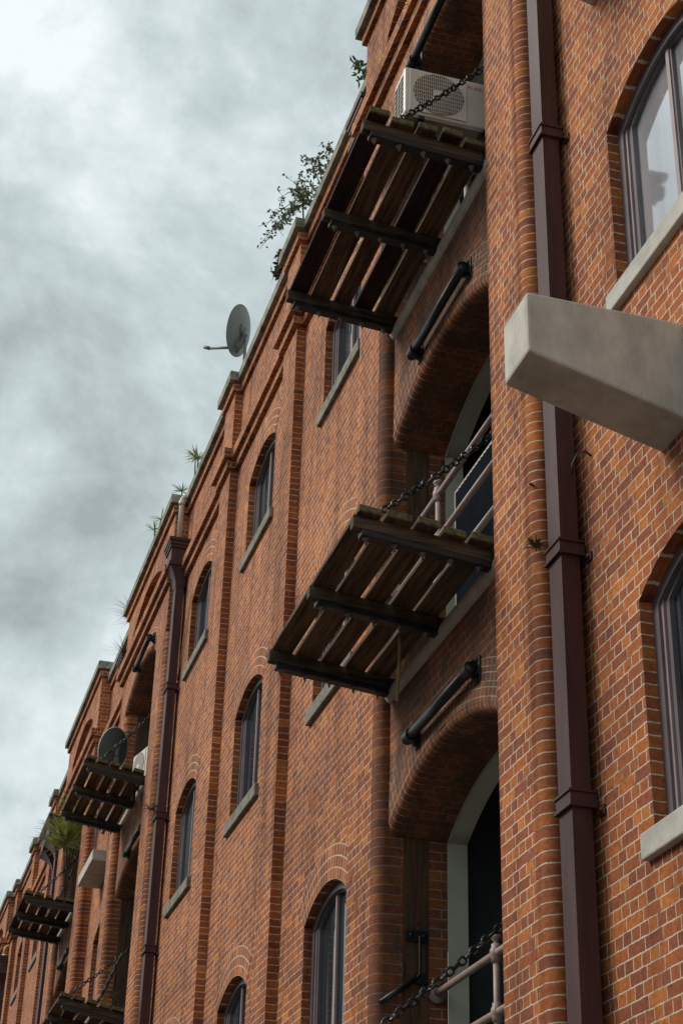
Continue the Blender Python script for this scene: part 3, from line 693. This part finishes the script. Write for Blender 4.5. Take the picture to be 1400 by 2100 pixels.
platform(1, (11.10, 12.40, 13.78), 0.15, 1.33, 6.24, 6.36, (), 'large timber loading platform in the middle of the picture with a cane hanging from it', [((11.12, 1.07, 6.58), (11.12, 0.0, 7.62))])
platform(2, (11.10, 12.40, 13.78), 0.15, 1.33, 2.14, 2.26, (2,), 'timber loading platform below the lowest door, only its chain showing at the bottom edge', [((11.12, 1.10, 2.50), (11.12, 0.0, 3.47))])
platform(3, (27.80, 29.10, 30.55), 0.22, 1.30, 10.20, 10.36, (), 'timber platform under the grey satellite dish, second stack of doors', [((27.9, 1.05, 10.50), (28.0, 0.0, 11.75))])
platform(4, (27.85, 29.15, 30.60), 0.20, 1.30, 6.10, 6.30, (0, 3), 'timber platform at the bottom edge with dead twigs at its wall end and two chains', [((27.9, 1.10, 6.50), (28.0, -0.05, 7.55)), ((28.3, 0.60, 6.45), (30.4, -0.05, 7.85))])
platform(5, (36.2, 37.6, 38.95), 0.20, 1.32, 10.20, 10.32, (0, 2, 4), 'farthest timber platform, beside the spiky plants, with two slack chains', [((36.3, 1.05, 10.45), (36.5, 0.0, 11.7)), ((36.9, 0.55, 10.45), (38.9, 0.0, 11.9))])

# ------------------------------------------------------------------ hoist bars clamped over the doors
def hoist_bar(xa, xb, y, z, label, YS=0.125):
    e = empty('hoist_bar', (xa, y, z), label, 'iron bar', 'black iron bars bolted over the door arches')
    m = MB(); Lx = xb-xa
    m.tube([(0, 0, 0), (Lx, 0, 0)], 0.043, 14); m.lathe((Lx-0.02, 0, 0), (1, 0, 0), [(0.043, 0), (0.055, 0.0), (0.058, 0.05), (0.045, 0.075), (0, 0.08)], 14)
    m.lathe((-0.03, 0, 0), (1, 0, 0), [(0, 0), (0.05, 0.0), (0.052, 0.07), (0.043, 0.08)], 14)
    m.build('bar', M_IRON, e)
    for xx in (0.02, Lx-0.04):
        c = MB(); c.box(xx-0.05, xx+0.05, -(y-YS)+0.002, -0.03, -0.045, 0.045); c.box(xx-0.065, xx+0.065, -(y-YS)+0.001, -(y-YS)+0.02, -0.10, 0.12)
        for dz in (-0.075, 0.09): c.lathe((xx, -(y-YS)+0.02, dz), (0, 1, 0), [(0.024, 0), (0.024, 0.018), (0.012, 0.02), (0.012, 0.04), (0, 0.04)], 8)
        c.lathe((xx-0.055, 0, 0), (1, 0, 0), [(0.056, 0), (0.056, 0.11)], 14)
        c.build('clamp', M_IRON, e, bevel=0.004)
    return e
hoist_bar(11.56, 13.0, 0.21, 9.53, 'black iron bar bolted under the topmost platform, over the middle door arch')
hoist_bar(11.50, 13.05, 0.21, 5.49, 'black iron bar bolted over the lowest near door arch, under the middle platform')
hoist_bar(11.05, 12.66, 0.35, 13.05, 'black iron bar rising out of the top edge above the air conditioner', YH)
hoist_bar(27.7, 29.2, 0.36, 12.93, 'black iron bar over the top door arch beyond the maroon downpipe', YH)
hoist_bar(27.75, 29.3, 0.21, 9.36, 'black iron bar under the platform that carries the satellite dish')
hoist_bar(36.4, 37.9, 0.21, 9.36, 'black iron bar under the farthest timber platform')

# iron hanging hook on the far post of the lowest near door
e = empty('chain_hook', (13.84, -0.14, 3.98), 'black iron eye plate with a hanging rod on the dark timber post at the bottom', 'hook')
m = MB(); m.box(-0.02, 0.0, -0.10, 0.10, -0.05, 0.05); m.lathe((-0.02, -0.06, 0), (-1, 0, 0), [(0.02, 0), (0.02, 0.015), (0, 0.02)], 8); m.lathe((-0.02, 0.06, 0), (-1, 0, 0), [(0.02, 0), (0.02, 0.015), (0, 0.02)], 8); m.build('plate', M_IRON, e)
m = MB(); m.tube([(-0.03, 0.0, 0.0), (-0.06, -0.01, -0.02), (-0.06, -0.01, -0.34), (-0.04, 0.02, -0.38), (-0.02, 0.10, -0.46)], 0.012, 8); m.build('rod', M_IRON, e)
m = MB(); m.box(-0.05, 0.0, -0.08, 0.02, -0.42, -0.33); m.tube([(-0.03, 0.0, -0.36), (-0.08, 0.35, -0.62)], 0.025, 8); m.build('stay', M_IRON, e)

# ------------------------------------------------------------------ railings
def railing(x_far, x_near, y, z_top, drops, posts, label, fl_y=True):
    e = empty('pipe_railing', (x_far, y, z_top), label, 'railing', 'mauve pipe railings at the doors')
    for d in drops:
        m = MB(); m.tube([(0, 0, -d), (x_near-x_far, 0, -d)], 0.030, 12); m.build('rail', M_RAIL, e)
        m = MB(); m.lathe((0.0, 0, -d), (-1, 0, 0), [(0.030, -0.03), (0.05, -0.03), (0.05, 0.0), (0.085, 0.0), (0.085, 0.02), (0.0, 0.022)], 16); m.build('flange', M_RAIL, e)
    for px in posts:
        m = MB(); X = px-x_far
        m.tube([(X, 0, -1.05), (X, 0, 0.07)], 0.028, 12)
        for d in drops: m.lathe((X, 0, -d-0.075), (0, 0, 1), [(0.028, 0), (0.040, 0.0), (0.040, 0.03), (0.052, 0.05), (0.052, 0.10), (0.040, 0.12), (0.040, 0.145), (0.028, 0.145)], 14)
        m.lathe((X, 0, 0.06), (0, 0, 1), [(0.028, 0), (0.022, 0.01), (0.020, 0.035), (0.046, 0.055), (0.048, 0.07), (0.035, 0.09), (0, 0.10)], 14)
        m.build('post', M_RAIL, e)
    return e
railing(13.83, 10.95, -0.32, 3.50, (0, 0.46, 0.92), (12.40,), 'mauve pipe railing across the lowest near door, bottom of the picture')
railing(13.83, 10.95, 0.06, 7.76, (0, 0.46, 0.90), (12.66,), 'mauve pipe railing standing above the middle platform')
railing(13.83, 10.95, -0.20, 11.45, (0, 0.46, 0.92), (12.5,), 'mauve pipe railing glimpsed through the slots of the topmost platform')
e = empty('ribbed_screen', (12.35, -0.35, 7.25), 'dark ribbed privacy panel with a cream edge behind the railing above the middle platform', 'screen')
m = MB(); x0, x1 = -1.35, 0.93
nr = 30
for k in range(nr):
    xa = x0+(x1-x0)*k/nr; xb = x0+(x1-x0)*(k+1)/nr; xm = (xa+xb)/2
    m.quad([(xm,0.028,-0.9),(xa,0,-0.9),(xa,0,0.93),(xm,0.028,0.93)]); m.quad([(xb,0,-0.9),(xm,0.028,-0.9),(xm,0.028,0.93),(xb,0,0.93)])
m.build('sheet', M_SCR, e, merge=False)
m = MB(); m.box(x0, x1, -0.01, 0.02, 0.93, 0.955); m.box(x1, x1+0.02, -0.01, 0.02, -0.9, 0.955); m.build('edge_trim', M_PVC, e)

# ------------------------------------------------------------------ air conditioners
def aircon(name='air_conditioner'):
    e = empty(name, (0, 0, 0))
    W, H, Dp = 0.92, 0.58, 0.32      # width along local y (-W..0), depth along +x, front face at x=0 looking -x
    m = MB(); m.box(0.0, Dp, -W, 0.0, 0.0, H); m.build('casing', M_AC, e, bevel=0.022)
    m = MB(); m.box(-0.012, 0.0, -0.62, -0.045, 0.035, H-0.03); g = m.build('fan_grille', M_AC, e, bevel=0.004)
    m = MB(); cy, cz, R = -0.335, 0.295, 0.252
    m.lathe((-0.0135, cy, cz), (1, 0, 0), [(0, 0), (R, 0)], 48); m.build('fan_opening', M_DARK, g)
    m = MB()
    k = -R
    while k < R:
        hh = sqrt(max(0, R*R-k*k)); m.box(-0.022, -0.015, cy+k-0.0035, cy+k+0.0035, cz-hh, cz+hh); k += 0.0205
    for q in range(-5, 6):
        zz = q*0.048; hh = sqrt(max(0, R*R-zz*zz)); m.box(-0.0235, -0.0225, cy-hh, cy+hh, cz+zz-0.003, cz+zz+0.003)
    m.box(-0.027, -0.024, cy-0.055, cy+0.055, cz-0.035, cz+0.035)
    m.build('grille_bars', M_AC, g, merge=False)
    m = MB()
    for q in range(0):   # fine ribs on the panel around the fan
        yy = -0.60+q*0.0195
        for z0, z1 in ((0.05, cz - sqrt(max(0, R*R-(yy-cy)**2)) - 0.012), (cz + sqrt(max(0, R*R-(yy-cy)**2)) + 0.012, H-0.045)):
            if z1 > z0: m.box(-0.0165, -0.0125, yy, yy+0.008, z0, z1)
    m = MB()
    for r in range(7):
        for c in range(3): m.box(0.05+c*0.085, 0.115+c*0.085, 0.001, 0.003, 0.055+r*0.066, 0.100+r*0.066)
    m.build('side_louvre', M_DARK, e)
    m = MB(); m.box(0.01, Dp+0.1, -W+0.01, -0.01, -0.03, -0.001); m.build('base_pan', M_ACU, e)
    m = MB(); m.tube([(0.16, -W+0.06, 0.12), (0.16, -W-0.03, 0.10), (0.15, -W-0.06, -0.1), (0.14, -W-0.05, -0.28)], 0.014, 8); m.tube([(0.10, -0.30, -0.03), (0.10, -0.30, -0.12), (0.16, -0.5, -0.2), (0.2, -0.8, -0.24)], 0.012, 8); m.build('hose', M_SCR, e)
    for yy in (-W+0.12, -0.16): m = MB(); m.box(-0.03, Dp+0.03, yy-0.03, yy+0.03, -0.075, -0.031); m.box(0.0, 0.04, yy-0.02, yy+0.02, -0.30, -0.076); m.box(Dp-0.04, Dp, yy-0.02, yy+0.02, -0.30, -0.076); m.build('foot', M_IRON, e, bevel=0.004)
    return e
ac = aircon(); ac.location = (11.30, 0.86, 11.03)
tag(ac, 'cream air conditioning unit with a round fan grille and orange lettering on the topmost platform', 'air conditioner', 'outdoor air conditioning units')
tcu = bpy.data.curves.new('lettering', 'FONT'); tcu.body = 'ELECTR'; tcu.size = 0.050; tcu.extrude = 0.0008; tcu.space_character = 1.12
to = bpy.data.objects.new('lettering_src', tcu); COL.objects.link(to)
bpy.context.view_layer.update()
me = bpy.data.meshes.new_from_object(to.evaluated_get(bpy.context.evaluated_depsgraph_get())); bpy.data.objects.remove(to)
for v in me.vertices: v.co.x *= 1.25
lo = bpy.data.objects.new('lettering', me); COL.objects.link(lo); me.materials.clear(); me.materials.append(M_RED)
lo.parent = ac; lo.rotation_euler = (radians(90), 0, radians(-90)); lo.location = (-0.002, -0.632, 0.475)
ac2 = aircon(); ac2.location = (28.75, 0.30, 10.42)
tag(ac2, 'pale air conditioning unit half hidden behind the pier beside the satellite dish', 'air conditioner', 'outdoor air conditioning units')
ac2.rotation_euler.z = radians(-78)
ac3 = copy_tree(ac2, (29.0, 0.0, 11.15), None, 'upper pale air conditioning unit standing behind the one beside the satellite dish')

# ------------------------------------------------------------------ satellite dishes
def dish(loc, face, a, b, label, pole=True, rim=False):
    """elliptical shallow dish; face = direction the bowl looks"""
    e = empty('satellite_dish', loc, label, 'satellite dish', 'satellite dishes')
    f = Vector(face).normalized(); s = Vector((0, 0, 1)).cross(f).normalized(); u = f.cross(s)
    m = MB(); n = 36; rings = [0, 0.25, 0.5, 0.75, 1.0]
    for back, mi in ((0.0, 0), (-0.012, 0)):
        for i in range(4):
            for k in range(n):
                def P(r, t): return s*(a*r*cos(t)) + u*(b*r*sin(t)) + f*(0.10*r*r + back)
                t0, t1 = 2*pi*k/n, 2*pi*(k+1)/n
                q = [P(rings[i], t0), P(rings[i+1], t0), P(rings[i+1], t1), P(rings[i], t1)]
                m.quad(q if back else q[::-1], None, 0, True)
    m.build('bowl', M_DISH, e)
    m = MB(); pts = [s*(a*cos(2*pi*k/n)) + u*(b*sin(2*pi*k/n)) + f*0.095 for k in range(n+2)]; m.tube(pts, 0.012, 6, caps=False); m.build('rim', M_WHT if rim else M_DISH, e)
    m = MB(); m.tube([-f*0.01-u*0.06, -f*0.09-u*0.14], 0.045, 8); m.tube([-f*0.03+u*0.03, -f*0.05-u*0.10, -f*0.05-u*0.34, f*0.02-u*0.46], 0.05, 6, r2=0.03); m.lathe(-f*0.012+u*0.0, -f, [(0.12, 0), (0.12, 0.015), (0.06, 0.05), (0, 0.05)], 6); m.build('bracket', M_DISH, e)
    arm = MB(); p0 = -u*(b*0.72) - f*0.02; p1 = f*0.60 - u*(b*0.70); arm.tube([p0, p1], 0.024, 8); arm.tube([p1-f*0.02, p1+f*0.10+u*0.03], 0.032, 10); arm.build('arm', M_DISH, e)
    if pole:
        m = MB(); m.tube([-f*0.09-u*0.12, Vector((-f*0.09-u*0.12).to_tuple()) + Vector(pole)], 0.027, 10); m.build('pole', M_DISH, e)
    return e
dish((23.30, -0.12, 16.90), (0.62, 0.72, 0.20), 0.36, 0.48, 'grey satellite dish on a pole standing up from the roof parapet against the sky', pole=(-0.12, 0.03, -1.55))
dish((29.9, 0.47, 11.55), (0.75, 0.55, 0.25), 0.36, 0.42, 'grey satellite dish with a white rim standing on a timber platform among brick piers', pole=(0.0, 0.0, -0.95), rim=True)

# ------------------------------------------------------------------ ledge, handrail and small fittings
m = MB(); m.box(31.95, 33.85, 0.002, 0.46, 10.02, 10.24)
tag(m.build('stone_ledge', M_SILLP, None, bevel=0.015), 'pale concrete ledge sticking out between two rounded brick piers, left of the iron bar', 'ledge')
m = MB(); m.tube([(32.15, 0.40, 10.24), (32.15, 0.40, 11.55), (32.15, 0.38, 11.62), (32.15, 0.16, 11.62), (32.15, 0.14, 11.55), (32.15, 0.14, 10.24)], 0.025, 8)
tag(m.build('pipe_hoop', M_RAIL, None), 'mauve pipe hoop standing on the pale concrete ledge', 'railing')
m = MB(); m.tube([(0, 0, 0), (0.02, 0.0, -0.35), (-0.01, 0.01, -0.70), (0.05, 0.01, -1.08)], 0.018, 8, r2=0.013)
o = m.build('cane', M_BAMB, None); o.location = (12.88, 0.345, 6.85); tag(o, 'thin yellow cane dangling through the middle platform', 'cane')
m = MB(); m.tube([(0, 0, 0), (0.3, 0.0, -0.6), (0.68, 0.0, -1.36)], 0.012, 6)
o = m.build('conduit', M_BAMB, None); o.location = (25.59, 0.03, 12.9); tag(o, 'thin yellow conduit slanting beside the maroon downpipe with the hopper', 'conduit')
m = MB(); m.tube([(0, 0.0, 0), (0, 0.04, 0.03), (0.02, 0.09, 0.02), (0.06, 0.12, -0.06), (0.07, 0.12, -0.14)], 0.008, 6)
o = m.build('wire_hook', M_IRON, None); o.location = (9.50, 0.0, 6.37); tag(o, 'bent iron hook in the brickwork just right of the large downpipe', 'hook')
m = MB(); m.tube([(0, 0.0, 0), (-0.05, 0.05, -0.02), (-0.1, 0.07, -0.05)], 0.009, 6)
o = m.build('iron_spike', M_IRON, None); o.location = (10.05, 0.22, 6.38); tag(o, 'short iron spike on the rounded brick pier left of the large downpipe', 'hook')

# ------------------------------------------------------------------ plants
def leaf(mb, p, d, l, w, mi=0):
    d = d.normalized(); s = d.cross(Vector((random.uniform(-1,1), random.uniform(-1,1), random.uniform(-1,1)))).normalized()
    nrm = d.cross(s)*0.12*l
    mb.quad([p, p+d*l*0.45+s*w*0.5+nrm, p+d*l, p+d*l*0.45-s*w*0.5+nrm], None, mi)
def rv(): return Vector((random.uniform(-1,1), random.uniform(-1,1), random.uniform(-1,1)))
def bush(base, tips, nleaf, l, w, label, name='roof_bush', mat=None, spread=0.16):
    b0 = Vector(base); e = empty(name, base, label, 'plant', None); st = MB(); lf = MB()
    for t in tips:
        t = Vector(t)-b0; mid = t*0.5 + Vector((0, 0, 0.12*t.length)); pts = [Vector((0,0,0)), t*0.25+Vector((0,0,0.08*t.length)), mid, t*0.78+Vector((0,0,0.07*t.length)), t]
        st.tube(pts, 0.011, 5, r2=0.003)
        for _ in range(nleaf):
            f = random.uniform(0.25, 1.0)**0.8; i = min(3, int(f*4)); g = f*4-i; c = pts[i].lerp(pts[i+1], min(1, g))
            if random.random() < 0.55:
                q = c + rv()*spread; st.tube([c, q], 0.003, 4)
                for _ in range(5): leaf(lf, c.lerp(q, random.uniform(.4, 1)), rv()+Vector((0,0,-0.2)), l*random.uniform(.6, 1.2), w)
            else: leaf(lf, c + rv()*0.05, rv(), l*random.uniform(.6, 1.2), w)
    st.build('branches', M_TWIG, e, merge=False); lf.build('leaves', mat or M_LEAF, e, merge=False)
    return e
def spiky(base, heads, label, n=34, l=0.42, w=0.03, name='spiky_plant', mat=None, stem=True, flat=0.25):
    b0 = Vector(base); e = empty(name, base, label, 'plant'); lf = MB(); st = MB()
    for h in heads:
        h = Vector(h)-b0
        if stem and h.length > 0.06: st.tube([Vector((0,0,0)), h*0.55+Vector((0.02,0,-0.02)), h], 0.016, 6, r2=0.012)
        for k in range(n):
            d = rv().normalized(); d.z = abs(d.z)*0.9 - flat + 0.1; d.normalize(); s = d.cross(Vector((0,0,1))).normalized(); L_ = l*random.uniform(.6, 1.1)
            p1 = h + d*L_*0.5; p2 = h + d*L_ + Vector((0,0,-0.22*L_*random.random()))
            lf.quad([h-s*w*.4, h+s*w*.4, p1+s*w*.5, p1-s*w*.5], None, 0); lf.quad([p1-s*w*.5, p1+s*w*.5, p2], None, 0)
    if st.v: st.build('stems', M_TWIG, e, merge=False)
    lf.build('leaves', mat or M_SPIKE, e, merge=False)
    return e
bush((17.75, -0.05, 15.28), [(18.9,.15,16.55),(18.2,.12,16.45),(17.9,.05,16.25),(19.3,.28,16.5),(19.7,.35,16.3),(19.5,.2,16.1),(20.0,.36,16.15),(19.0,.3,15.9),(18.3,.25,15.75),(17.5,-.05,16.1),(20.3,.3,16.3)], 24, 0.065, 0.038, 'leafy green bush sprouting over the stone coping high on the roof edge')
spiky((18.42, 0.05, 15.30), [(18.42, 0.10, 15.85)], 'small star-shaped plant in front of the leafy bush on the roof edge', n=16, l=0.24, w=0.035, flat=-0.1)
bush((19.60, 0.05, 15.28), [(19.75, .12, 15.62), (19.85, .18, 15.50), (19.6, .1, 15.75)], 12, 0.13, 0.06, 'tiny red-leaved seedling on the coping below the leafy bush', 'seedling', M_LEAFR, 0.07)
bush((15.25, 0.0, 15.28), [(15.75, .12, 16.05), (15.6, .12, 15.75), (15.5, .1, 15.5)], 10, 0.10, 0.04, 'dark fern fronds hanging beside the topmost brick parapet', 'fern', None, 0.1)
spiky((26.45, -0.05, 15.30), [(26.55, -.02, 16.20), (26.2, -.02, 15.95)], 'tallest spiky rosette plant on the coping above the white pipe', n=26, l=0.30, w=0.02)
spiky((26.9, 0.1, 15.30), [(26.9, 0.12, 15.62)], 'low spiky rosette on the corner of the coping above the white pipe', n=22, l=0.26, w=0.02)
spiky((28.2, 0.33, 15.1), [(28.2, 0.38, 15.42), (27.6, 0.36, 15.35)], 'spiky weeds hanging over the edge of the coping left of the white pipe', n=18, l=0.28, w=0.018)
spiky((31.6, 0.05, 15.3), [(31.9, 0.15, 15.38), (31.75, 0.15, 15.1)], 'dry pale grass tuft at the end of the second tall parapet', n=60, l=0.62, w=0.008, name='grass_tuft', mat=M_DRY, stem=False, flat=0.1)
spiky((31.6, 0.1, 14.0), [(32.0, 0.2, 14.45)], 'lower dry grass tuft hanging from the wall against the sky', n=40, l=0.55, w=0.008, name='grass_tuft', mat=M_DRY, stem=False, flat=0.1)
spiky((12.6, 0.37, 13.82), [(12.6, 0.36, 13.9), (12.2, 0.36, 13.9), (11.8, 0.36, 13.9)], 'dry grass growing along the brick string course at the top of the picture', n=26, l=0.35, w=0.006, name='grass_tuft', mat=M_DRY, stem=False, flat=0.0)
spiky((36.5, 0.40, 10.5), [(36.4, 0.38, 12.3), (36.45, 0.48, 11.85), (36.6, 0.25, 12.2), (36.3, 0.55, 11.6)], 'large spiky yellow-green plants crowding the farthest timber platform', n=85, l=0.85, w=0.055)
spiky((9.93, 0.24, 5.83), [(9.95, 0.27, 5.80)], 'scrap of moss and weed behind the middle collar of the large downpipe', n=60, l=0.10, w=0.012, name='weed_tuft', stem=False, flat=0.1, mat=M_LEAF)
spiky((26.3, 0.26, 9.15), [(26.3, 0.28, 9.2)], 'scruffy weed growing on a collar of the second maroon downpipe', n=50, l=0.28, w=0.012, name='weed_tuft', stem=False, mat=M_DRY)
spiky((28.0, 0.45, 6.45), [(28.0, 0.42, 6.5), (27.95, 0.3, 6.3)], 'tangle of dead twigs at the wall end of the bottom platform', n=40, l=0.38, w=0.008, name='dead_twigs', stem=False, mat=M_TWIG, flat=0.4)

# ------------------------------------------------------------------ ground and the building across the street
def sheet(name, x0, x1, y0, y1, z, mat):
    m = MB(); m.quad([(x0,y0,z),(x1,y0,z),(x1,y1,z),(x0,y1,z)]); o = m.build(name, mat, None); o['kind'] = 'structure'; return o
sheet('ground', -900, 900, -900, 900, GZ-0.12, M_PAVE)
sheet('road', -300, 300, 6.2, 14.0, GZ-0.116, M_ROAD)
m = MB(); m.box(-300, 300, 0.3, 6.2, GZ-0.115, GZ+0.0); o = m.build('footpath', M_PAVE, None); o['kind'] = 'structure'
op = empty('brick_building', (30, 18.5, GZ), 'brick building across the street, outside the picture, mirrored in the window glass', 'building')
m = MB()
X0, X1, YF, HT = -45, 34, 0.0, 11.5
m.quad([(X0,YF,0),(X1,YF,0),(X1,YF,HT),(X0,YF,HT)], [(X0,0),(X1,0),(X1,HT),(X0,HT)]); m.quad([(X1,YF,0),(X1,YF+12,0),(X1,YF+12,HT),(X1,YF,HT)], [(0,0),(12,0),(12,HT),(0,HT)])
m.quad([(X0,YF,HT),(X1,YF,HT),(X1,YF+12,HT),(X0,YF+12,HT)])
m.build('wall', BR, op)
m = MB()
for q in range(6): m.box(X1-9-q*11, X1-5-q*11, YF, YF+6, HT+0.01, HT+1.7)
m.build('parapet', BR, op)
